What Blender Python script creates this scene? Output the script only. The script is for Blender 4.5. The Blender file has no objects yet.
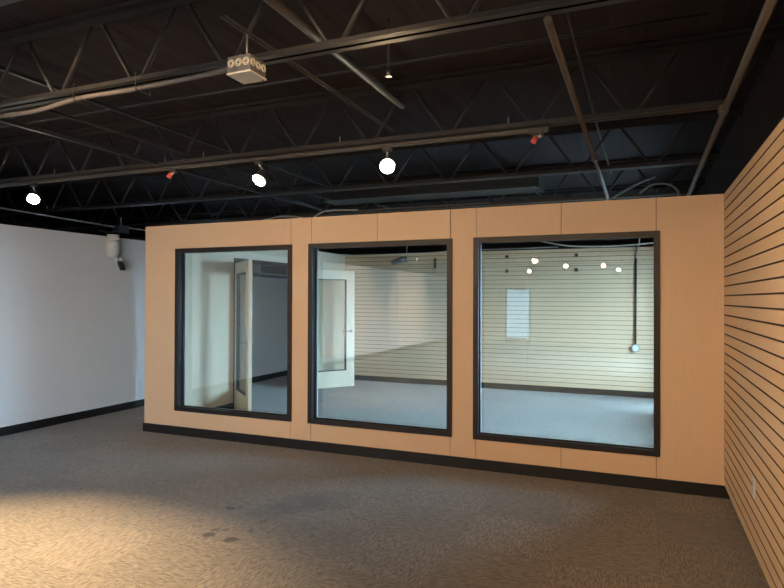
import bpy, math, random
from mathutils import Vector, Matrix
random.seed(7)
S = bpy.context.scene
COL = S.collection
PI = math.pi

# ------------------------------------------------------------------ materials
def new_mat(name):
    m = bpy.data.materials.new(name); m.use_nodes = True
    nt = m.node_tree; nt.nodes.clear()
    out = nt.nodes.new('ShaderNodeOutputMaterial')
    return m, nt, out

def N(nt, kind, **kw):
    n = nt.nodes.new(kind)
    for k, v in kw.items():
        setattr(n, k, v)
    return n

def math_node(nt, op, a, b=None, c=None):
    n = nt.nodes.new('ShaderNodeMath'); n.operation = op
    for i, v in enumerate((a, b, c)):
        if v is None: continue
        if isinstance(v, (int, float)): n.inputs[i].default_value = v
        else: nt.links.new(v, n.inputs[i])
    return n.outputs[0]

def simple(name, col, rough=0.6, metal=0.0, var=0.06, scale=12.0, bump=0.0, spec=0.5, stretch=(1, 1, 1)):
    m, nt, out = new_mat(name)
    b = N(nt, 'ShaderNodeBsdfPrincipled')
    b.inputs['Roughness'].default_value = rough
    b.inputs['Metallic'].default_value = metal
    b.inputs['Specular IOR Level'].default_value = spec
    tc = N(nt, 'ShaderNodeTexCoord'); mp = N(nt, 'ShaderNodeMapping')
    mp.inputs['Scale'].default_value = stretch
    nz = N(nt, 'ShaderNodeTexNoise'); nz.inputs['Scale'].default_value = scale
    nz.inputs['Detail'].default_value = 4
    nt.links.new(tc.outputs['Object'], mp.inputs['Vector']); nt.links.new(mp.outputs[0], nz.inputs['Vector'])
    mx = N(nt, 'ShaderNodeMix', data_type='RGBA')
    mx.inputs[6].default_value = tuple(c * (1 - var) for c in col) + (1,)
    mx.inputs[7].default_value = tuple(min(1, c * (1 + var)) for c in col) + (1,)
    nt.links.new(nz.outputs['Fac'], mx.inputs[0]); nt.links.new(mx.outputs[2], b.inputs['Base Color'])
    if bump:
        bp = N(nt, 'ShaderNodeBump'); bp.inputs['Strength'].default_value = bump; bp.inputs['Distance'].default_value = 0.004
        nt.links.new(nz.outputs['Fac'], bp.inputs['Height']); nt.links.new(bp.outputs[0], b.inputs['Normal'])
    nt.links.new(b.outputs[0], out.inputs[0])
    return m

def emit(name, col, strength):
    m, nt, out = new_mat(name)
    e = N(nt, 'ShaderNodeEmission'); e.inputs[0].default_value = col + (1,); e.inputs[1].default_value = strength
    nt.links.new(e.outputs[0], out.inputs[0]); return m

def glass_mat(name):
    m, nt, out = new_mat(name)
    tr = N(nt, 'ShaderNodeBsdfTransparent'); tr.inputs[0].default_value = (0.955, 0.98, 0.965, 1)
    gl = N(nt, 'ShaderNodeBsdfGlossy'); gl.inputs['Roughness'].default_value = 0.0
    fr = N(nt, 'ShaderNodeFresnel'); fr.inputs[0].default_value = 1.55
    ge = N(nt, 'ShaderNodeNewGeometry')   # the pane's far face: keep the outside-air angle, no false total reflection
    nt.links.new(math_node(nt, 'MULTIPLY_ADD', ge.outputs['Backfacing'], 1 / 1.55 - 1.55, 1.55), fr.inputs[0])
    mx = N(nt, 'ShaderNodeMixShader')
    k = math_node(nt, 'MULTIPLY', fr.outputs[0], GLASS_K)
    nt.links.new(k, mx.inputs[0]); nt.links.new(tr.outputs[0], mx.inputs[1]); nt.links.new(gl.outputs[0], mx.inputs[2])
    nt.links.new(mx.outputs[0], out.inputs[0]); return m

def maple(name, col, axis='z', rough=0.45):
    st = {'z': (14, 14, 0.9), 'y': (14, 0.9, 14), 'x': (0.9, 14, 14)}[axis]
    return simple(name, col, rough, 0, 0.07, 5.0, 0.0, 0.35, st)

def carpet_mat(name, c0, c1, stains_shade):
    m, nt, out = new_mat(name)
    L = nt.links.new
    b = N(nt, 'ShaderNodeBsdfPrincipled'); b.inputs['Roughness'].default_value = 0.95
    b.inputs['Specular IOR Level'].default_value = 0.15
    b.inputs['Sheen Weight'].default_value = 0.25
    b.inputs['Sheen Roughness'].default_value = 0.5
    geo = N(nt, 'ShaderNodeNewGeometry'); sp = N(nt, 'ShaderNodeSeparateXYZ'); L(geo.outputs['Position'], sp.inputs[0])
    T = 0.6096
    ux = math_node(nt, 'DIVIDE', math_node(nt, 'SUBTRACT', sp.outputs[0], 4.36), T)
    uy = math_node(nt, 'DIVIDE', math_node(nt, 'ADD', sp.outputs[1], 1.73), T)
    fx = math_node(nt, 'FLOOR', ux); fy = math_node(nt, 'FLOOR', uy)
    par = math_node(nt, 'FLOORED_MODULO', math_node(nt, 'ADD', fx, fy), 2.0)
    cell = N(nt, 'ShaderNodeCombineXYZ'); L(fx, cell.inputs[0]); L(fy, cell.inputs[1])
    wn = N(nt, 'ShaderNodeTexWhiteNoise', noise_dimensions='2D'); L(cell.outputs[0], wn.inputs['Vector'])
    def streak(sx, sy, off):
        mp = N(nt, 'ShaderNodeMapping'); mp.inputs['Scale'].default_value = (sx, sy, 1); mp.inputs['Location'].default_value = (off, off, 0)
        L(geo.outputs['Position'], mp.inputs['Vector'])
        n = N(nt, 'ShaderNodeTexNoise'); n.inputs['Scale'].default_value = 1.0; n.inputs['Detail'].default_value = 2.0
        n.inputs['Distortion'].default_value = 0.6
        L(mp.outputs[0], n.inputs['Vector']); return n.outputs['Fac']
    sy_ = streak(105, 19, 3.0)      # streaks running along y
    sx_ = streak(19, 105, 9.0)      # streaks running along x
    mx = N(nt, 'ShaderNodeMix', data_type='FLOAT'); L(par, mx.inputs[0]); L(sy_, mx.inputs[2]); L(sx_, mx.inputs[3])
    ramp = N(nt, 'ShaderNodeValToRGB'); ramp.color_ramp.elements[0].position = 0.36; ramp.color_ramp.elements[1].position = 0.66
    L(mx.outputs[0], ramp.inputs[0])
    base = N(nt, 'ShaderNodeMix', data_type='RGBA'); base.inputs[6].default_value = c0 + (1,); base.inputs[7].default_value = c1 + (1,)
    L(ramp.outputs[0], base.inputs[0])
    # tile to tile shade differences and large soft soiling
    big = N(nt, 'ShaderNodeTexNoise'); big.inputs['Scale'].default_value = 0.9; L(geo.outputs['Position'], big.inputs['Vector'])
    v = math_node(nt, 'MULTIPLY_ADD', wn.outputs['Value'], 0.14, 0.86)
    v = math_node(nt, 'MULTIPLY_ADD', par, -0.10, v)
    v = math_node(nt, 'MULTIPLY', v, math_node(nt, 'MULTIPLY_ADD', big.outputs['Fac'], 0.3, 0.88))
    # thin seams between the tiles
    for u in (ux, uy):
        d = math_node(nt, 'ABSOLUTE', math_node(nt, 'SUBTRACT', math_node(nt, 'FRACT', math_node(nt, 'ADD', u, 0.5)), 0.5))
        s = math_node(nt, 'LESS_THAN', d, 0.0045)
        v = math_node(nt, 'MULTIPLY', v, math_node(nt, 'MULTIPLY_ADD', s, -0.18, 1.0))
    if stains_shade:
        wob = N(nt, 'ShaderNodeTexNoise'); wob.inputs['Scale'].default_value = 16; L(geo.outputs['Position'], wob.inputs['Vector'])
        for (x, y, r, k) in stains_shade:
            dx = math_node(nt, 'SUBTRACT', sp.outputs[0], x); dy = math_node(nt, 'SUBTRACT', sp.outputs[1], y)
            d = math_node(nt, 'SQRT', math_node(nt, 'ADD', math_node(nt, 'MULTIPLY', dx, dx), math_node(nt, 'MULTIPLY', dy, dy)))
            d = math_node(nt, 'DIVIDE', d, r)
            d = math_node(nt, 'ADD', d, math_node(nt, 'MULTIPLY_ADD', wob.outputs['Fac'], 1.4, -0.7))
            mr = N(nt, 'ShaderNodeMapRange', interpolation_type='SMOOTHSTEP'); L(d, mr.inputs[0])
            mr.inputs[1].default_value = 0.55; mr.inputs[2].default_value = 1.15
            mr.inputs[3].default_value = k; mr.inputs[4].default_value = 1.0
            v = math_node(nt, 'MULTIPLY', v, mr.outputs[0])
    sc = N(nt, 'ShaderNodeVectorMath', operation='SCALE'); L(base.outputs[2], sc.inputs[0]); L(v, sc.inputs[3])
    L(sc.outputs[0], b.inputs['Base Color'])
    bp = N(nt, 'ShaderNodeBump'); bp.inputs['Strength'].default_value = 0.55; bp.inputs['Distance'].default_value = 0.004
    L(mx.outputs[0], bp.inputs['Height']); L(bp.outputs[0], b.inputs['Normal'])
    L(b.outputs[0], out.inputs[0]); return m

GLASS_K = 1.8
M = {}
M['maple'] = maple('maple_laminate', (0.68, 0.475, 0.31))
M['slat'] = maple('maple_slat', (0.76, 0.52, 0.31), 'y')
M['slat_far'] = maple('maple_slat_far', (0.66, 0.46, 0.30), 'x')
M['groove'] = simple('dark_groove', (0.060, 0.024, 0.014), 0.7)
M['seam'] = simple('panel_seam', (0.16, 0.09, 0.06), 0.8)
M['paint'] = simple('white_paint', (0.80, 0.80, 0.81), 0.7, bump=0.15, var=0.02, scale=60)
M['inner'] = maple('cream_panel', (0.74, 0.60, 0.46))
M['black_base'] = simple('black_vinyl_base', (0.010, 0.010, 0.011), 0.45, spec=0.4)
M['frame'] = simple('black_metal_frame', (0.011, 0.008, 0.009), 0.45, 0.0, spec=0.4)
M['return'] = simple('pale_return', (0.50, 0.50, 0.49), 0.5)
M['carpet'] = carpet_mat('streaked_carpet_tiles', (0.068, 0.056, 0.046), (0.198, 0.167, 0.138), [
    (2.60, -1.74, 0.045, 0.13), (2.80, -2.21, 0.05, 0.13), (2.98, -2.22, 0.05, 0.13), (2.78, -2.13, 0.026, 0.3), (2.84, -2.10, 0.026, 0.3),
    (2.68, -1.70, 0.028, 0.45), (2.99, -1.86, 0.032, 0.45), (3.02, -2.05, 0.03, 0.4), (2.92, -1.66, 0.20, 0.7), (3.03, -1.45, 0.24, 0.62), (3.20, -1.30, 0.26, 0.68)])  # the wide last spots paint in the shadow between light pools
M['carpet_in'] = M['carpet']
M['deck'] = simple('black_roof_deck', (0.023, 0.0175, 0.019), 0.85, var=0.15, scale=1.6, spec=0.12)
M['steel'] = simple('black_painted_steel', (0.019, 0.0175, 0.019), 0.5, var=0.12, spec=0.3)
M['steel_top_shade'] = simple('shaded_black_steel', (0.013, 0.011, 0.011), 0.8, spec=.2)  # darker copy of the joist steel: weak light near the deck painted in
M['pipe'] = simple('dull_brown_pipe', (0.045, 0.036, 0.032), 0.45)
M['conduit'] = simple('grey_conduit', (0.34, 0.33, 0.33), 0.4, 0.4)
M['cable'] = simple('grey_cable', (0.085, 0.075, 0.076), 0.55)
M['track'] = simple('black_track', (0.036, 0.032, 0.032), 0.4)
M['galv'] = simple('galvanised_steel', (0.26, 0.26, 0.27), 0.4, 0.7, var=0.2, scale=30)
M['galv_dark'] = simple('dull_galvanised', (0.15, 0.15, 0.155), 0.45, 0.6, var=0.3, scale=30)
M['galv_light'] = simple('galvanised_cover', (0.62, 0.58, 0.5), 0.4, 0.5, var=0.15, scale=30)
M['lamp_on'] = emit('lit_lamp_lens', (1.0, 0.86, 0.62), 60.0)
M['lamp_far'] = emit('lit_far_lens', (1.0, 0.88, 0.66), 60.0)
M['red'] = simple('red_lamp_cap', (0.80, 0.11, 0.08), 0.4)
M['white_plastic'] = simple('white_plastic', (0.74, 0.74, 0.72), 0.4)
M['black_plastic'] = simple('black_plastic', (0.015, 0.015, 0.016), 0.4)
M['chrome'] = simple('satin_nickel', (0.25, 0.25, 0.26), 0.35, 1.0)
M['door'] = maple('pale_door_maple', (0.74, 0.62, 0.47))
M['edge'] = maple('door_edge_maple', (0.62, 0.47, 0.34))
M['glass'] = glass_mat('clear_window_glass')
M['ac'] = simple('dark_grey_plastic', (0.20, 0.205, 0.21), 0.18, spec=0.6)
M['duct'] = simple('black_duct', (0.008, 0.008, 0.009), 0.55)
M['sky_blocker'] = simple('sky_blocker', (0.035, 0.04, 0.045), 0.9)
M['ground'] = simple('outside_pavement', (0.35, 0.35, 0.34), 0.9)

# ------------------------------------------------------------------ mesh builder
class MB:
    def __init__(s): s.v = []; s.f = []; s.m = []; s.sm = []
    def box(s, x0, x1, y0, y1, z0, z1, mi=0, rot=None, mz=None):
        k = len(s.v)
        P = [(x, y, z) for z in (z0, z1) for y in (y0, y1) for x in (x0, x1)]
        if rot: P = [tuple(rot @ Vector(p)) for p in P]
        s.v += P
        for q in ((0, 2, 3, 1), (4, 5, 7, 6), (0, 1, 5, 4), (2, 6, 7, 3), (0, 4, 6, 2), (1, 3, 7, 5)):
            s.f.append([k + i for i in q]); s.sm.append(False)
            s.m.append(mz if mz is not None and q in ((0, 2, 3, 1), (4, 5, 7, 6)) else mi)
        return s
    def tube(s, pts, r, n=10, mi=0, caps=True):
        pts = [Vector(p) for p in pts]; R = r if isinstance(r, (list, tuple)) else [r] * len(pts)
        k = len(s.v); up = None
        for i, p in enumerate(pts):
            d = (pts[min(i + 1, len(pts) - 1)] - pts[max(i - 1, 0)]).normalized()
            if up is None:
                up = Vector((0, 0, 1)) if abs(d.z) < 0.9 else Vector((1, 0, 0))
            a = d.cross(up).normalized(); b = a.cross(d).normalized(); up = b
            for j in range(n):
                t = 2 * PI * j / n
                s.v.append(tuple(p + (a * math.cos(t) + b * math.sin(t)) * R[i]))
        for i in range(len(pts) - 1):
            for j in range(n):
                a0 = k + i * n + j; a1 = k + i * n + (j + 1) % n
                s.f.append([a0, a0 + n, a1 + n, a1]); s.m.append(mi); s.sm.append(True)
        if caps:
            s.f.append([k + j for j in range(n)]); s.m.append(mi); s.sm.append(False)
            e = k + (len(pts) - 1) * n
            s.f.append([e + n - 1 - j for j in range(n)]); s.m.append(mi); s.sm.append(False)
        return s
    def build(s, name, mats, parent=None, bevel=0.0, loc=None):
        me = bpy.data.meshes.new(name); me.from_pydata(s.v, [], s.f)
        if not isinstance(mats, (list, tuple)): mats = [mats]
        for m in mats: me.materials.append(m)
        for p, mi, sm in zip(me.polygons, s.m, s.sm): p.material_index = mi; p.use_smooth = sm
        import bmesh
        bm = bmesh.new(); bm.from_mesh(me); bmesh.ops.recalc_face_normals(bm, faces=bm.faces); bm.to_mesh(me); bm.free()
        o = bpy.data.objects.new(name, me); COL.objects.link(o)
        if parent: o.parent = parent
        if loc: o.location = loc
        if bevel:
            b = o.modifiers.new('bevel', 'BEVEL'); b.width = bevel; b.segments = 2; b.limit_method = 'ANGLE'
        return o

def struct(o, label=None):
    o['kind'] = 'structure'
    if label: o['label'] = label
    return o
def tag(o, label, cat, group=None):
    o['label'] = label; o['category'] = cat
    if group: o['group'] = group
    return o
def empty(name, loc, label=None, cat=None, group=None, rz=0):
    o = bpy.data.objects.new(name, None); COL.objects.link(o); o.location = loc; o.rotation_euler = (0, 0, rz)
    o.empty_display_size = 0.1
    if label: tag(o, label, cat, group)
    return o
def curve(pts, n=8):
    """Catmull-Rom through pts"""
    P = [Vector(p) for p in pts]; P = [P[0] * 2 - P[1]] + P + [P[-1] * 2 - P[-2]]; out = []
    for i in range(1, len(P) - 2):
        for k in range(n):
            t = k / n; a, b, c, d = P[i - 1:i + 3]
            out.append(0.5 * ((2 * b) + (c - a) * t + (2 * a - 5 * b + 4 * c - d) * t * t + (3 * b - a - 3 * c + d) * t ** 3))
    out.append(P[-2]); return out

# ------------------------------------------------------------------ dimensions
W = 6.09; LX = -1.29; H = 2.44; BB = 0.10; FAR = 5.03; BACK = -16.0; DECK = 3.12; TW = 0.15
END = 8.0; XL = -6.0; XR = 6.32

def wall_grid(mb, ax, lo, hi, t0, t1, z0, z1, openings, mi=0):
    """boxes that fill a wall running along ax ('x'/'y') around rectangular openings (a0,a1,z0,z1)"""
    xs = sorted({lo, hi} | {o[0] for o in openings} | {o[1] for o in openings})
    for a, b in zip(xs, xs[1:]):
        if b - a < 1e-6: continue
        cuts = sorted([(o[2], o[3]) for o in openings if o[0] <= a + 1e-6 and o[1] >= b - 1e-6])
        z = z0
        segs = []
        for c0, c1 in cuts:
            if c0 > z: segs.append((z, c0))
            z = c1
        if z < z1: segs.append((z, z1))
        for s0, s1 in segs:
            if ax == 'x': mb.box(a, b, t0, t1, s0, s1, mi)
            else: mb.box(t0, t1, a, b, s0, s1, mi)

# ------------------------------------------------------------------ floor, deck, shell
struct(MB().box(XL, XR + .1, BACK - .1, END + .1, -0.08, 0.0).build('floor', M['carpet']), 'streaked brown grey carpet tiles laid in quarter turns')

dk = MB(); x = XL; pitch = 0.20
prof = []
while x < XR + .1:
    prof += [(x, DECK), (x + .085, DECK), (x + .112, DECK + .003), (x + .173, DECK + .003)]
    x += pitch
k = len(dk.v)
for (px, pz) in prof: dk.v += [(px, BACK - .1, pz), (px, END + .1, pz)]
for i in range(len(prof) - 1):
    dk.f.append([2 * i, 2 * i + 1, 2 * i + 3, 2 * i + 2]); dk.m.append(0); dk.sm.append(False)
dk.box(XL - .1, XR + .2, BACK - .2, END + .2, DECK + .047, DECK + .15)
struct(dk.build('ceiling', M['deck']), 'black corrugated roof deck')

# left partition (white) and its base
struct(MB().box(LX - .12, LX, BACK, END, 0, 2.43).build('wall_left', M['paint']), 'white painted left partition, open above')
struct(MB().box(LX, LX + .012, BACK, END, 0, BB).build('baseboard_left', M['black_base']))
# outer black shell above and beyond the partitions
struct(MB().box(XL - .1, XL, BACK - .1, END + .1, 0, DECK + .05).build('wall_outer_left', M['deck']))
struct(MB().box(XL, XR, END, END + .1, 0, DECK + .05).build('wall_outer_back', M['deck']))
DX0, DX1 = 0.89, 1.82
wb = MB(); wall_grid(wb, 'x', XL, XR, BACK - .1, BACK, 0, DECK + .05, [(DX0, DX1, 0, 1.98)])
struct(wb.build('wall_rear', M['inner']), 'back wall of the front room, with a glass street door')
# right wall upper part
struct(MB().box(XR - .10, XR, BACK, END, H + .0, DECK + .05).build('wall_right_upper', M['deck']), 'black wall above the slatted panels')

# ------------------------------------------------------------------ right slat wall (front room)
SL = 0.0762
def slat_panels(name, ax, lo, hi, face, back, z0, z1, mats, seams=(), first=None, holes=(), gw=.0100):
    """ax 'y': boards run along y, face at x=face looking towards -x ; ax 'x': boards run along x, face at y=face looking towards -y"""
    mb = MB(); g = gw; t = 0.012 * (1 if back > face else -1)
    cuts = [lo] + sorted(seams) + [hi]
    z = z1; first = first or SL
    zs = []; top = z1; nxt = z1 - first
    while top > z0 + .004:
        zs.append((max(nxt + g / 2, z0), top)); top = nxt - g / 2; nxt -= SL
    for a, b in zip(cuts, cuts[1:]):
        a2 = a + (0.0012 if a != lo else 0); b2 = b - (0.0012 if b != hi else 0)
        for (b0, b1) in zs:
            if b1 <= b0: continue
            segs = [(a2, b2)]
            for h in holes:
                if h[2] < b1 and h[3] > b0:
                    ns = []
                    for s0, s1 in segs:
                        if h[0] > s0 and h[1] < s1: ns += [(s0, h[0]), (h[1], s1)]
                        elif h[0] <= s0 and h[1] >= s1: pass
                        else: ns.append((s0, s1))
                    segs = ns
            for s0, s1 in segs:
                if ax == 'y': mb.box(min(face, face + t), max(face, face + t), s0, s1, b0, b1, mz=1)
                else: mb.box(s0, s1, min(face, face + t), max(face, face + t), b0, b1, mz=1)
    return mb, t
# right: front room, y from -6.6 to 0
mb, t = slat_panels('wall_right', 'y', -6.4, 0.0, W, W + .1, BB, H, None, seams=(-1.20, -3.64, -6.08), first=0.058)
mb.box(W + .0121, W + .13, -6.4, 0.15, BB - .0, H - .001, 1)
struct(mb.build('wall_right', [M['slat'], M['groove']]), 'maple slat wall with dark horizontal grooves')
struct(MB().box(W + .055, W + .13, -6.4, 0.0, 0, BB).build('baseboard_right', M['black_base']))
# right wall behind the camera with its shop windows
WY0, WY1 = -11.5, -8.3
wr = MB(); wall_grid(wr, 'y', BACK, -6.4, W, W + .13, 0, H, [(WY0, WY1, 0.12, 2.30)])
struct(wr.build('wall_right_rear', M['inner']))
# right wall of the inner room with its daylight window
IY0, IY1, IZ0, IZ1 = 1.05, 2.60, 0.70, 2.32
JY0, JY1 = 3.85, 4.40
wi = MB(); wall_grid(wi, 'y', 0.15, FAR, W, W + .13, 0, H, [(IY0, IY1, IZ0, IZ1), (JY0, JY1, .12, IZ1)])
struct(wi.build('wall_right_inner', M['inner']))
struct(MB().box(XR - .23, XR - .1, FAR, END, 0, H).build('wall_right_end', M['deck']))

def shop_window(name, y0, y1, z0, z1, n):
    f = MB(); d0, d1 = W + .02, W + .10
    f.box(d0, d1, y0, y1, z0, z0 + .05).box(d0, d1, y0, y1, z1 - .05, z1)
    for i in range(n + 1):
        yy = y0 + (y1 - y0 - .05) * i / n
        f.box(d0, d1, yy, yy + .05, z0, z1)
    root = struct(f.build(name, M['frame']))
    MB().box(W + .055, W + .063, y0 + .02, y1 - .02, z0 + .02, z1 - .02).build('pane', M['glass'], root)
    return root
shop_window('window_4', IY0, IY1, IZ0, IZ1, 3)
shop_window('window_6', JY0, JY1, .12, IZ1, 1)
shop_window('window_5', WY0, WY1, 0.12, 2.30, 4)
# closing strip between slatted partition top and the black upper wall
struct(MB().box(W + .0, XR - .1, BACK, END, H, H + .012).build('trim_1', M['deck']))
# street door in the rear wall
dr = MB(); dr.box(DX0, DX0 + .06, BACK - .07, BACK - .02, 0, 1.98).box(DX1 - .06, DX1, BACK - .07, BACK - .02, 0, 1.98)
dr.box(DX0 + .06, DX1 - .06, BACK - .07, BACK - .02, 0, .2).box(DX0 + .06, DX1 - .06, BACK - .07, BACK - .02, 1.9, 1.98)
d3 = struct(dr.build('door_3', M['frame']))
MB().box(DX0 + .06, DX1 - .06, BACK - .05, BACK - .042, .2, 1.9).build('pane', M['glass'], d3)
MB().tube([(DX1 - .12, BACK - .0, .8), (DX1 - .12, BACK - .0, 1.3)], .012).build('handle', M['chrome'], d3)

# ------------------------------------------------------------------ front window wall
WZ0, WZ1 = 0.2814, 2.1618
WIN = [(0.4653, 2.0488), (2.2491, 3.82), (4.0254, 5.6205)]
fw = MB()
ops = [(a, b, WZ0, WZ1) for a, b in WIN]
wall_grid(fw, 'x', 0.0, W, 0.012, TW, 0, H, ops)
def strip(z0, z1, seams):
    for q in seams: fw.box(q - .0027, q + .0027, .0095, .0121, z0, z1 - .002, 1)
    c = [0.0] + seams + [W - .001]
    for a, b in zip(c, c[1:]):
        fw.box(a + (.0028 if a > 0 else 0), b - (.0028 if b < W - .01 else 0), 0, .0121, z0, z1)
strip(WZ1, H, [2.03, 2.28, 3.04, 3.80, 4.05, 4.82, 5.59])
strip(BB, WZ0, [2.03, 2.28, 3.80, 4.05, 4.82, 5.59])
for a, b in ((0, WIN[0][0]), (WIN[0][1], WIN[1][0]), (WIN[1][1], WIN[2][0]), (WIN[2][1], W - .001)):
    fw.box(a, b, 0, .0121, WZ0, WZ1)
struct(fw.build('wall_front', [M['maple'], M['seam']]), 'maple panelled partition with three big windows')
struct(MB().box(-.012, W + .054, -.012, 0, 0, BB - .0005).build('baseboard_front', M['black_base']))

def ring(mb, x0, x1, z0, z1, w, y0, y1, mi=0):
    mb.box(x0, x1, y0, y1, z1 - w, z1, mi).box(x0, x1, y0, y1, z0, z0 + w, mi)
    mb.box(x0, x0 + w, y0, y1, z0 + w, z1 - w, mi).box(x1 - w, x1, y0, y1, z0 + w, z1 - w, mi)
for i, (a, b) in enumerate(WIN):
    f = MB()
    ring(f, a, b, WZ0, WZ1, .050, -.014, .010)
    ring(f, a, b, WZ0, WZ1, .036, .010, .128)
    ring(f, a + .036, b - .036, WZ0 + .036, WZ1 - .036, .012, .070, .098)
    root = struct(f.build('window_%d' % (i + 1), M['frame']), ['black framed window, leftmost in the maple partition', 'black framed middle window of the maple partition', 'black framed rightmost and widest looking window of the maple partition'][i])
    r2 = MB(); ring(r2, a + .0361, b - .0361, WZ0 + .0361, WZ1 - .0361, .008, .110, .1275)
    r2.build('inner_stop', M['return'], root)
    MB().box(a + .037, b - .037, .100, .108, WZ0 + .037, WZ1 - .037).build('pane', M['glass'], root)

# ------------------------------------------------------------------ inner room: left wall with the doorway, far slat wall
OY0, OY1, OZ = 1.60, 3.52, 2.12
wl = MB(); wall_grid(wl, 'y', TW, FAR, 0.0, 0.10, 0, H, [(OY0, OY1, 0, OZ)])
struct(wl.build('wall_inner_left', M['inner']), 'cream panelled wall of the glass room with a double doorway')
bb = MB(); bb.box(.10, .112, TW, OY0 - .05, 0, BB).box(.10, .112, OY1 + .05, FAR, 0, BB)
bb.box(-.012, 0, -.0, OY0 - .05, 0, BB).box(-.012, 0, OY1 + .05, FAR + .1, 0, BB)
struct(bb.build('baseboard_inner_left', M['black_base']))
tf = MB(); tf.box(-.012, .112, OY0 - .05, OY0 + .012, 0, OZ).box(-.012, .112, OY1 - .012, OY1 + .05, 0, OZ).box(-.012, .112, OY0 - .05, OY1 + .05, OZ - .012, OZ + .045)
struct(tf.build('trim_2', M['frame']), 'black doorway frame')

mb, t = slat_panels('wall_far', 'x', 0.10, W, FAR, FAR + .1, BB, H, None, seams=(1.21, 3.65), first=0.058, gw=.0078)
mb.box(0.0, W, FAR + .0121, FAR + .12, BB, H - .001, 1)
struct(mb.build('wall_far', [M['slat_far'], M['groove']]), 'pale slat wall at the back of the glass room')
struct(MB().box(0.112, W, FAR - .0, FAR + .12, 0, BB).build('baseboard_far', M['black_base']))

def leaf(idx, hinge, ang, side, label):
    """door leaf 0.9 wide; local x from hinge to free edge, y thickness"""
    root = empty('door_%d' % idx, hinge, rz=ang); root['kind'] = 'structure'; root['label'] = label
    w, h, t = .90, 2.09, .044
    f = MB(); z0 = .008
    f.box(0, .14, -t / 2, t / 2, z0, h).box(w - .16, w, -t / 2, t / 2, z0, h).box(.14, w - .16, -t / 2, t / 2, z0, .30).box(.14, w - .16, -t / 2, t / 2, 1.93, h)
    # maple lipping on the closing edge
    f.box(w, w + .004, -t / 2 - .001, t / 2 + .001, z0, h, 1)
    f.build('frame', [M['door'], M['edge']], root)
    b = MB(); ring(b, .14, w - .16, .30, 1.93, .014, -t / 2 - .004, t / 2 + .004); b.build('glazing_bead', M['frame'], root)
    MB().box(.15, w - .17, -.004, .004, .31, 1.92).build('pane', M['glass'], root)
    hd = MB()
    for s in (-1, 1):
        hd.tube([(w - .07, s * t / 2, 1.0), (w - .07, s * (t / 2 + .008), 1.0)], .027, 16)
        hd.tube([(w - .07, s * (t / 2 + .006), 1.0), (w - .07, s * (t / 2 + .05), 1.0)], .009, 10)
        hd.tube([(w - .065, s * (t / 2 + .05), 1.0), (w - .19, s * (t / 2 + .05), 1.0)], .009, 10)
    hd.build('handle', M['chrome'], root)
    return root
leaf(1, (.128, 1.575, 0), math.atan2(1.009 - 1.60, .767 - .10), 1, 'pale door leaf with tall glass panel, swung open edge on, seen in the left window')
leaf(2, (.135, 3.56, 0), math.atan2(4.29 - 3.56, .64 - .13), 1, 'pale door leaf with tall glass panel and lever handle, seen in the middle window')

# ------------------------------------------------------------------ steel bar joists
def joist(y, x0, xe, node, pitch, label, depth=.395, xb=None, z0=2.70):
    root = empty('bar_joist', (0, y, z0), label, 'joist', 'black steel bar joists under the roof deck')
    zt = depth
    c = MB()
    for s in (-1, 1):   # pair of angles back to back
        c.box(x0, xe, min(s * .006, s * .011), max(s * .006, s * .011), 0, .038)
        c.box(x0, xe, min(s * .006, s * .044), max(s * .006, s * .044), 0, .005)
    c.build('bottom_chord', M['steel'], root)
    tcd = MB()
    for s in (-1, 1):
        tcd.box(XL, XR - .1, min(s * .006, s * .012), max(s * .006, s * .012), zt - .045, zt)
        tcd.box(XL, XR - .1, min(s * .006, s * .052), max(s * .006, s * .052), zt - .006, zt + .018)
    tcd.build('top_chord', M['steel_top_shade'], root)
    w = MB(); n0 = int((x0 - node) / pitch) + 1; xx = node + n0 * pitch
    r = .0115
    while xx < xe - .05:
        hb = pitch / 2
        w.tube([(xx - .03, 0, .02), (xx - hb + .03, 0, zt - .02)], r, 8)
        w.tube([(xx + .03, 0, .02), (xx + hb - .03, 0, zt - .02)], r, 8)
        w.tube([(xx - .031, 0, .016), (xx + .031, 0, .016)], r, 8)
        w.tube([(xx + hb - .031, 0, zt - .016), (xx + hb + .031, 0, zt - .016)], r, 8)
        xx += pitch
    w.tube([(xe - .02, 0, .02), (min(xe + .3, XR - .15), 0, zt - .02)], r, 8)
    w.build('web', M['steel'], root)
    return root
JA, JB, JC = -3.11, -1.555, 0.0
joist(JA, XL, 6.05, 2.48, .58, 'nearest black steel bar joist, grey cable strapped under it, across the top of the picture')
joist(JB, XL, 5.94, .18, .583, 'black steel bar joist carrying the track with the lit lamps')
joist(JC, XL, 5.94, .17, .60, 'black steel bar joist directly above the maple window partition')
joist(1.55, XL, 5.94, .35, .59, 'black steel bar joist over the glass room, first one behind the partition')
joist(3.10, XL, 5.94, .1, .59, 'black steel bar joist over the middle of the glass room')
joist(4.65, XL, 5.94, .3, .59, 'black steel bar joist close to the far slat wall')
joist(6.2, XL, 5.94, .3, .59, 'farthest black steel bar joist, beyond the far slat wall')
joist(-4.665, XL, 5.94, .3, .59, 'black steel bar joist behind the viewpoint')
for yy in (-7.8, -10.9, -14.0):
    joist(yy, XL, 5.94, .3, .59, 'black steel bar joist at the rear of the front room')

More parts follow.
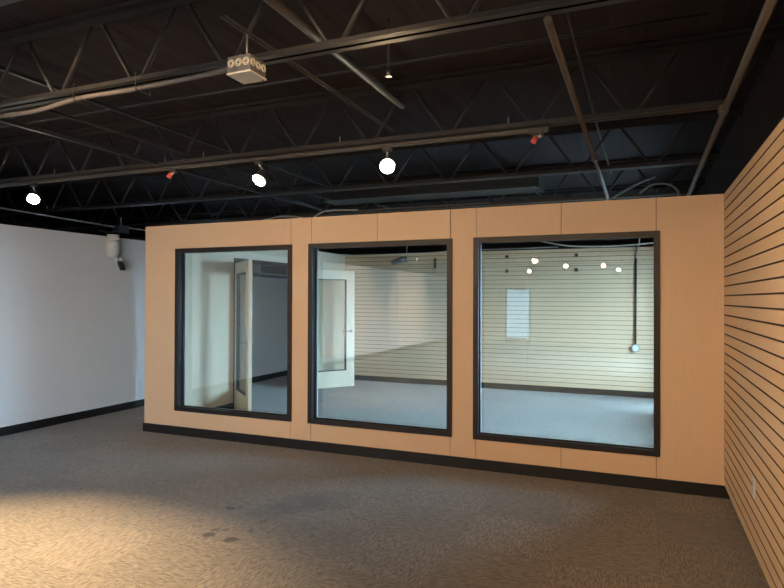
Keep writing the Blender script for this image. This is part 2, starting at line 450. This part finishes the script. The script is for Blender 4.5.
# bridging running from joist to joist
def rod(name, pts, r, mat, label, cat, group=None, n=10, parent=None):
    o = MB().tube(pts, r, n).build(name, mat, parent)
    if parent is None: tag(o, label, cat, group)
    return o
for z, lab in ((2.715, 'lower thin black bridging bar running between the joists at left'), (3.045, 'upper thin black bridging bar running between the joists at left')):
    MBb = MB().box(1.70 - .014, 1.70 + .014, -7.8, 6.2, z - .003, z + .003).box(1.70 - .003, 1.70 + .003, -7.8, 6.2, z, z + .026)
    tag(MBb.build('bridging_bar', M['steel']), lab, 'bar', 'bridging between the joists')
rod('conduit', [(2.07, -4.6, 2.755), (2.07, JC, 2.755), (2.07, .9, 2.755)], .009, M['steel'], 'thin dark conduit beside the lower bridging bar at left', 'conduit')

# pipes running front to back
def pipe(name, pts, r, mat, label, collars=()):
    root = empty(name, pts[0], label, 'pipe'); P0 = Vector(pts[0])
    MB().tube([Vector(p) - P0 for p in pts], r, 14).build('run', mat, root)
    for c in collars:
        c = Vector(c) - P0
        MB().tube([c - Vector((0, .03, 0)), c + Vector((0, .03, 0))], r * 1.35, 14).build('coupling', mat, root)
    return root
pipe('sprinkler_pipe', [(5.90, -5.0, 2.655), (5.92, 1.2, 2.655), (5.92, 4.9, 2.655)], .019, M['pipe'], 'dull brown pipe running front to back nearest the slat wall', [(5.90, JB - .1, 2.655)])
pipe('sprinkler_pipe', [(5.145, JA, 2.665), (5.145, 4.9, 2.665)], .0165, M['pipe'], 'dull brown pipe passing under the joists right of centre', [(5.145, JB + .9, 2.665)])
pipe('sprinkler_pipe', [(3.98, -4.5, 2.90), (3.98, -1.70, 2.90)], .026, M['pipe'], 'thickest brown pipe above the nearest joist, ending over the bright lamp')
pipe('conduit_pipe', [(5.15, -3.0, 2.97), (5.15, -.4, 2.97), (5.17, 1.5, 2.97)], .010, M['steel'], 'small dark pipe just under the deck right of centre')
for dx, s in ((0, 'left'), (.028, 'right')):
    rod('conduit', [(3.585 + dx, -3.1, 2.96), (3.585 + dx, -.95, 2.96)], .0065, M['pipe'], '%s one of the thin conduit pair leading to the brightest lamp' % s, 'conduit', 'thin conduit pair under the deck')
rod('conduit', [(XL + .2, -1.98, 3.07), (5.8, -1.98, 3.07)], .008, M['steel'], 'thin dark conduit across the deck behind the nearest joist', 'conduit')

# sprinkler head hanging beside the thick pipe
sh = empty('fire_sprinkler', (4.27, -2.62, 2.74), 'small pale sprinkler head hanging from the deck at top centre', 'sprinkler')
MB().tube([(0, 0, .30), (0, 0, .03)], .006, 8).build('drop', M['pipe'], sh)
MB().tube([(0, 0, .03), (0, 0, .0)], [.013, .007], 10).tube([(0, 0, .001), (0, 0, -.003)], .017, 12).build('deflector', M['galv'], sh)

# cable strapped under the nearest joist, with the junction box
pts = [(1.0, JA, 2.672), (1.7, JA, 2.668), (2.02, JA, 2.655), (2.3, JA, 2.650), (2.55, JA, 2.672), (2.7, JA, 2.680), (3.0, JA, 2.676), (3.4, JA - .03, 2.668), (3.7, JA - .08, 2.655), (3.80, JA - .14, 2.650)]
cb = empty('armoured_cable', (1.0, JA, 2.67), 'grey armoured cable strapped under the nearest joist', 'cable'); P0 = Vector((1.0, JA, 2.67))
MB().tube([p - P0 for p in curve(pts, 6)], .0125, 10).build('sheath', M['cable'], cb)
for xx in (2.05, 2.66, 3.10):
    mbt = MB(); ring(mbt, -.050, .050, -.022, .070, .003, -.004, .004)
    o = mbt.build('strap', M['black_plastic'], cb); o.rotation_euler = (0, 0, PI / 2); o.location = Vector((xx, JA, 2.672)) - P0
jb = empty('junction_box', (3.862, -3.265, 2.572), 'galvanised metal junction box with round knockouts hanging by the nearest joist', 'junction box')
MB().box(-.060, .060, -.060, .060, .004, .074).build('body', M['galv_dark'], jb, bevel=.004)
MB().box(-.064, .064, -.064, .064, -.006, .003).build('cover', M['galv_light'], jb, bevel=.004)
ko = MB()
for s in (-.039, 0, .039):
    for rr in (.0155, .009):
        n = 20
        for k in range(n):
            a0 = 2 * PI * k / n; a1 = 2 * PI * (k + 1) / n
            ko.tube([(s + rr * math.cos(a0), -.0610, .042 + rr * math.sin(a0)), (s + rr * math.cos(a1), -.0610, .042 + rr * math.sin(a1))], .0022, 5)
            ko.tube([(.0610, s + rr * math.cos(a0), .042 + rr * math.sin(a0)), (.0610, s + rr * math.cos(a1), .042 + rr * math.sin(a1))], .0018, 5)
ko.build('knockouts', M['galv_light'], jb)
MB().tube([(0, 0, .078), (0, 0, .19)], .0045, 8).build('hanger_rod', M['galv'], jb)
MB().tube([(-.03, .0, .078), (-.03, 0, .10)], .010, 8).build('locknut', M['galv'], jb)
for sx in (-.05, .05): MB().tube([(sx, sx, -.009), (sx, sx, -.005)], .006, 8).build('screw', M['galv'], jb)

# ------------------------------------------------------------------ lighting track under joist B
tr = empty('light_track', (0, JB, 2.655), 'long black lighting track under the second joist', 'track')
MB().box(-1.6, 4.80, -.018, .018, .010, .030).build('rail', M['track'], tr)
MB().box(4.80, 4.93, -.020, .020, .006, .032).build('end_feed', M['black_plastic'], tr)
for xx in (.38, 1.72, 2.13, 3.40, 4.66):
    MB().tube([(xx, .055, .03), (xx, .055, .145)], .0042, 8).build('hanger_rod', M['galv_light'], tr)

def aim_matrix(d):
    d = Vector(d).normalized()
    return d.to_track_quat('-Z', 'Y').to_matrix().to_4x4()

def head(x, y, z, target, label, power, spot=80, col=(1.0, .70, .42), group='lit track lamps', lens='lamp_on', blend=.9, body='track', scale=1.0, top=2.665, soft=.05):
    """lamp can whose lens centre is (x,y,z) aimed at target"""
    d = (Vector(target) - Vector((x, y, z))).normalized()
    root = empty('track_light', (x, y, top), label, 'lamp', group)
    L = Vector((x, y, z)) - Vector((x, y, top))
    MB().box(-.035, .035, -.018, .018, -.028, .0).build('adapter', M['black_plastic'], root, bevel=.003)
    back = L - d * .10
    MB().tube([(0, 0, -.028), tuple(back * .5 + Vector((0, 0, -.02))), tuple(back)], .009, 8).build('arm', M['galv'], root)
    q = MB(); rr = .042 * scale
    q.tube([back - d * .01, back + d * .02, L - d * .03, L], [rr * .45, rr * .8, rr * .98, rr * 1.06], 20)
    q.build('can', M[body], root)
    MB().tube([L + d * .0005, L + d * .004], rr * .98, 20).build('lens', M[lens], root)
    if power:
        ld = bpy.data.lights.new('lamp_beam', 'SPOT'); ld.energy = power; ld.color = col; ld.spot_size = math.radians(spot); ld.spot_blend = blend; ld.shadow_soft_size = soft
        lo = bpy.data.objects.new('lamp_beam', ld); COL.objects.link(lo); lo.parent = root
        lo.matrix_local = Matrix.Translation(L + d * .012) @ aim_matrix(d)
    return root
WARM = (1.0, .66, .36)
head(.17, JB, 2.52, (2.15, -4.0, 0), 'lit track lamp at the far left, tilted towards the floor', 1500, 72, (1.0, .71, .36), scale=1.25)
head(2.72, JB, 2.51, (2.35, -3.9, 0), 'lit track lamp left of centre, right of a red tipped one', 240, 75, WARM, scale=1.25)
head(3.81, JB, 2.53, (5.2, -4.4, .9), 'brightest round track lamp, facing the viewer above the middle window', 150, 80, WARM, scale=1.25)
# lamps over and behind the viewpoint
for (xx, tx, tz, pw) in ((.9, .8, 1.0, 62), (2.7, 2.5, 1.2, 56), (4.3, 4.0, 1.2, 34)):
    head(xx, -4.0, 2.60, (tx, 0, tz), 'lit track lamp behind the viewpoint aimed at the maple partition', pw * 1.15, 105, WARM, group='lit lamps behind the viewpoint')
head(5.1, -4.0, 2.60, (6.09, -2.6, 1.1), 'lit track lamp behind the viewpoint aimed at the slat wall', 125, 110, WARM, group='lit lamps behind the viewpoint')
for (xx, yy) in ((3.06, -9.2), (3.5, -11.8), (4.5, -11.9), (4.8, -14.6), (2.0, -14.6)):
    head(xx, yy, 2.53, (xx + .2, yy + 4.5, .4), 'lit track lamp far behind the viewpoint', 50, 100, WARM, group='lit lamps far behind the viewpoint', lens='lamp_far')
for yy in (-7.6, -11.7):
    head(.6, yy, 2.53, (LX, yy - .2, 1.3), 'lit track lamp washing the left partition', 700, 90, WARM, group='lit lamps washing the left wall', lens='lamp_far')
# tracks for them
for yy, x0, x1 in ((-4.0, .5, 5.5), (-9.2, 2.5, 3.6), (-11.85, 3, 5), (-14.6, 1.5, 5.2), (-7.6, .2, 1.5), (-11.7, .2, 1.5)):
    o = MB().box(x0, x1, yy - .018, yy + .018, 2.665, 2.69).build('light_track', M['track']); tag(o, 'black lighting track behind the viewpoint', 'track', 'lighting tracks behind the viewpoint')

def dead_head(x, label):
    root = empty('track_light', (x, JB, 2.665), label, 'lamp', 'unlit red tipped track lamps')
    MB().box(-.035, .035, -.018, .018, -.028, .0).build('adapter', M['black_plastic'], root, bevel=.003)
    MB().tube([(0, -.01, -.028), (-.012, -.03, -.05)], .009, 8).build('arm', M['galv_light'], root)
    MB().tube([(-.004, -.028, -.040), (-.02, -.045, -.075)], [.014, .019], 14).build('can', M['red'], root)
    MB().tube([(.012, -.03, -.043), (.026, -.035, -.036)], .010, 10).build('socket', M['galv_light'], root)
dead_head(1.87, 'unlit track lamp with a small red cap, between the two left lit lamps')
dead_head(4.86, 'unlit track lamp with a small red cap at the right end of the track')

# ------------------------------------------------------------------ over the left partition
c = curve([(-1.36, -1.8, 2.655), (-1.36, -.9, 2.625), (-1.36, .1, 2.60), (-1.36, .8, 2.585)], 6)
rod('conduit', c, .010, M['conduit'], 'pale conduit sagging along the top of the white wall', 'conduit')
rod('conduit', curve([(-1.36, .95, 2.60), (-1.33, 1.5, 2.585), (-1.30, 2.4, 2.53)], 6), .009, M['conduit'], 'short pale conduit running on behind the maple partition', 'conduit')
fb = empty('ceiling_junction_box', (-1.33, .87, 2.50), 'black box at the joint of the pale conduits over the white wall', 'junction box')
MB().box(-.06, .06, -.09, .09, .0, .11).build('body', M['black_plastic'], fb, bevel=.005)
MB().tube([(0, 0, .11), (0, 0, .24)], .006, 8).build('hanger_rod', M['conduit'], fb)
rod('cable', curve([(-1.27, .42, 2.50), (-1.26, .55, 2.485), (-1.26, .68, 2.50), (-1.28, .80, 2.53)], 6), .005, M['cable'], 'short drooping cable beside the black box over the white wall', 'cable')
fl = empty('swivel_floodlight', (-1.19, .62, 2.03), 'white swivel floodlight hanging at the top of the white left wall', 'floodlight')
MB().tube([(0, -.01, .42), (0, -.01, .345)], .078, 20).build('collar', M['white_plastic'], fl)
MB().tube([(0, -.01, .340), (0, -.015, .30), (0, -.02, .22), (0, -.01, .15), (0, .0, .12)], [.070, .088, .090, .072, .04], 20).build('housing', M['white_plastic'], fl)
MB().tube([(0, .03, .14), (.0, .06, .04)], [.026, .024], 12).build('neck', M['white_plastic'], fl)
MB().tube([(.0, .10, .10), (.0, .12, .06), (.0, .10, .0)], [.030, .045, .040], 14).build('lamp_head', M['white_plastic'], fl)
MB().box(-.035, .035, -.012, .012, -.07, .07).build('face', M['black_plastic'], fl, loc=(.055, .08, .0)).rotation_euler = (math.radians(38), 0, math.radians(20))

# ------------------------------------------------------------------ things on top of / behind the partition
rod('conduit', [(2.6, .30, 2.53), (4.1, .30, 2.53)], .006, M['cable'], 'thin straight conduit just above the partition top', 'conduit')
rod('flexible_cable', curve([(1.0, .16, 2.455), (1.5, .18, 2.46), (1.75, .2, 2.50), (1.95, .2, 2.49), (2.1, .2, 2.455)], 8), .007, M['conduit'], 'pale cable looping over the top of the partition left of the lens', 'cable')
rod('flexible_cable', curve([(2.18, .2, 2.45), (2.25, .22, 2.51), (2.38, .22, 2.535), (2.7, .24, 2.53)], 8), .007, M['conduit'], 'pale curved cable above the middle window', 'cable')
rod('conduit', curve([(5.2, .45, 2.52), (5.42, .9, 2.72), (5.6, 1.3, 2.86)], 6), .012, M['cable'], 'slanted grey conduit above the right window', 'conduit')
rod('flexible_cable', curve([(5.46, .7, 2.60), (5.56, .7, 2.67), (5.69, .68, 2.67), (5.78, .64, 2.60), (5.80, .6, 2.50)], 8), .009, M['cable'], 'grey cable arching down above the right window', 'cable')
du = empty('air_duct', (3.0, 1.06, 2.80), 'black rectangular air duct above the partition, right of the bright lamp', 'duct')
MB().box(-1.2, 1.43, 0, .38, 0, .16).build('casing', M['duct'], du)
MB().box(1.43, 1.46, -.008, .388, -.008, .168).build('flange', M['steel'], du)

# ------------------------------------------------------------------ inner room bits
ac = empty('air_conditioner', (LX, 4.42, 2.02), 'dark grey wall air conditioner seen through the open doorway in the left window', 'air conditioner')
MB().box(.0, .20, -.54, .54, .03, .30).build('casing', M['ac'], ac, bevel=.012)
MB().box(.195, .208, -.53, .53, .022, .032).build('trim_line', M['white_plastic'], ac)
MB().box(.02, .19, -.52, .50, -.03, .028).build('louvre', M['black_plastic'], ac)
MB().box(.0, .19, .541, .552, .05, .29).build('end_cap', M['black_plastic'], ac)

def bracket(x, z, w, h, label):
    o = MB().box(x - w / 2, x + w / 2, FAR - .02, FAR - .001, z - h / 2, z + h / 2).build('wall_bracket', M['black_plastic'], bevel=.002)
    tag(o, label, 'bracket', 'black brackets on the far slat wall')
bracket(3.29, 2.33, .055, .055, 'small black square bracket, upper left of four on the far slat wall')
bracket(3.29, 2.08, .055, .055, 'small black square bracket, lower left of four on the far slat wall')
bracket(4.46, 2.33, .055, .055, 'small black square bracket, upper right of four on the far slat wall')
bracket(4.46, 2.08, .055, .055, 'small black square bracket, lower right of four on the far slat wall')
bracket(1.96, 2.25, .035, .18, 'tall narrow black bracket on the far slat wall in the middle window')

ob = empty('outlet_box', (5.385, FAR, .80), 'round white outlet box with dark cord on the far slat wall, in the right window', 'outlet')
MB().tube([(0, -.001, 0), (0, -.05, 0)], .068, 24).build('body', M['conduit'], ob)
MB().tube([(0, -.05, 0), (0, -.058, 0)], .05, 20).build('cover', M['white_plastic'], ob)
MB().tube([(0, -.03, .06), (.005, -.03, .8), (.01, -.03, 1.45)], .013, 8).build('cord', M['black_plastic'], ob)
MB().tube([tuple(p) for p in curve([(.01, -.03, 1.45), (.03, -.04, 1.6), (.06, -.08, 1.75), (.05, -.1, 1.9)], 6)], .012, 8).build('upper_cord', M['conduit'], ob)

sl = empty('ceiling_spotlight', (1.60, 4.6, 2.66), 'small dark spotlight hanging from a bent cable in the middle window', 'lamp')
MB().tube([tuple(p) for p in curve([(0.15, 0, .03), (0.05, 0, .0), (-.02, 0, -.08), (-.04, 0, -.25), (-.03, 0, -.35)], 6)], .010, 8).build('cable', M['conduit'], sl)
MB().tube([(-.03, 0, -.36), (-.12, -.03, -.37), (-.30, -.08, -.42)], [.045, .06, .035], 16).build('can', M['galv'], sl)
rod('conduit', curve([(.3, 4.5, 2.41), (.8, 4.45, 2.37), (1.3, 4.45, 2.385), (2.4, 4.5, 2.42), (2.7, 4.5, 2.62)], 6), .010, M['galv_light'], 'thin pale conduit above the far slat wall in the middle window', 'conduit')
rod('conduit', curve([(3.7, 4.5, 2.60), (4.3, 4.5, 2.46), (4.7, 4.5, 2.425), (5.2, 4.55, 2.43), (5.75, 4.6, 2.47)], 6), .011, M['galv_light'], 'grey conduit sagging above the far slat wall in the right window', 'conduit')
rod('conduit', [(2.9, 4.35, 2.41), (4.25, 4.35, 2.42)], .008, M['conduit'], 'straight grey conduit left of the sagging one in the right window', 'conduit')

# wall outlet on the slat wall
wo = empty('wall_outlet', (W, -1.38, .485), 'white duplex wall outlet low on the maple slat wall', 'outlet')
MB().box(-.007, -.0005, -.037, .037, -.060, .060).build('plate', M['white_plastic'], wo, bevel=.002)
for z in (-.022, .022):
    MB().box(-.010, -.007, -.016, .016, z - .013, z + .013).build('socket', M['return'], wo)

struct(MB().box(-3, 6, BACK - 4.0, BACK - 3.8, -.1, 6).build('wall_sky_blocker', M['sky_blocker']), 'unseen dark wall added beyond the street door to block bright sky')  # added, unseen: keeps sky glare through the street door out of the window reflections
# outside ground
struct(MB().box(XR + .2, 40, -30, 20, -.3, -.05).build('ground', M['ground']))

# ------------------------------------------------------------------ daylight
w = bpy.data.worlds.new('world'); S.world = w; w.use_nodes = True
bg = w.node_tree.nodes['Background']; bg.inputs[0].default_value = (0.45, 0.72, 1.0, 1); bg.inputs[1].default_value = 41.0
def portal(x, y0, y1, z0, z1):
    ld = bpy.data.lights.new('daylight_portal', 'AREA'); ld.shape = 'RECTANGLE'; ld.size = y1 - y0; ld.size_y = z1 - z0; ld.cycles.is_portal = True
    o = bpy.data.objects.new('daylight_portal', ld); COL.objects.link(o); o.location = (x, (y0 + y1) / 2, (z0 + z1) / 2)
    o.rotation_euler = Vector((-1, 0, 0)).to_track_quat('-Z', 'Z').to_euler()
portal(W + .14, IY0, IY1, IZ0, IZ1)
portal(W + .14, JY0, JY1, .12, IZ1)
portal(W + .14, WY0, WY1, .12, 2.30)

# ------------------------------------------------------------------ camera
cam = bpy.data.cameras.new('camera'); co = bpy.data.objects.new('camera', cam); COL.objects.link(co); S.camera = co
cam.sensor_width = 36; cam.lens = 597.67 / 784 * 36; cam.clip_start = .02; cam.clip_end = 200
yaw, pit, rol = .3959, .0077, .0031
f = Vector((-math.sin(yaw) * math.cos(pit), math.cos(yaw) * math.cos(pit), math.sin(pit)))
r = Vector((math.cos(yaw), math.sin(yaw), 0)); u = r.cross(f)
r2 = r * math.cos(rol) + u * math.sin(rol); u2 = -r * math.sin(rol) + u * math.cos(rol)
mt = Matrix((r2, u2, -f)).transposed().to_4x4(); mt.translation = Vector((5.479, -5.4551, 1.5891))
co.matrix_world = mt

S.view_settings.view_transform = 'Standard'; S.view_settings.look = 'None'; S.view_settings.gamma = 1; S.view_settings.exposure = 1.0
S.view_settings.use_curve_mapping = False
try:
    S.cycles.use_denoising = True; S.cycles.max_bounces = 10; S.cycles.transparent_max_bounces = 16
    S.cycles.sample_clamp_indirect = 6
except Exception: pass
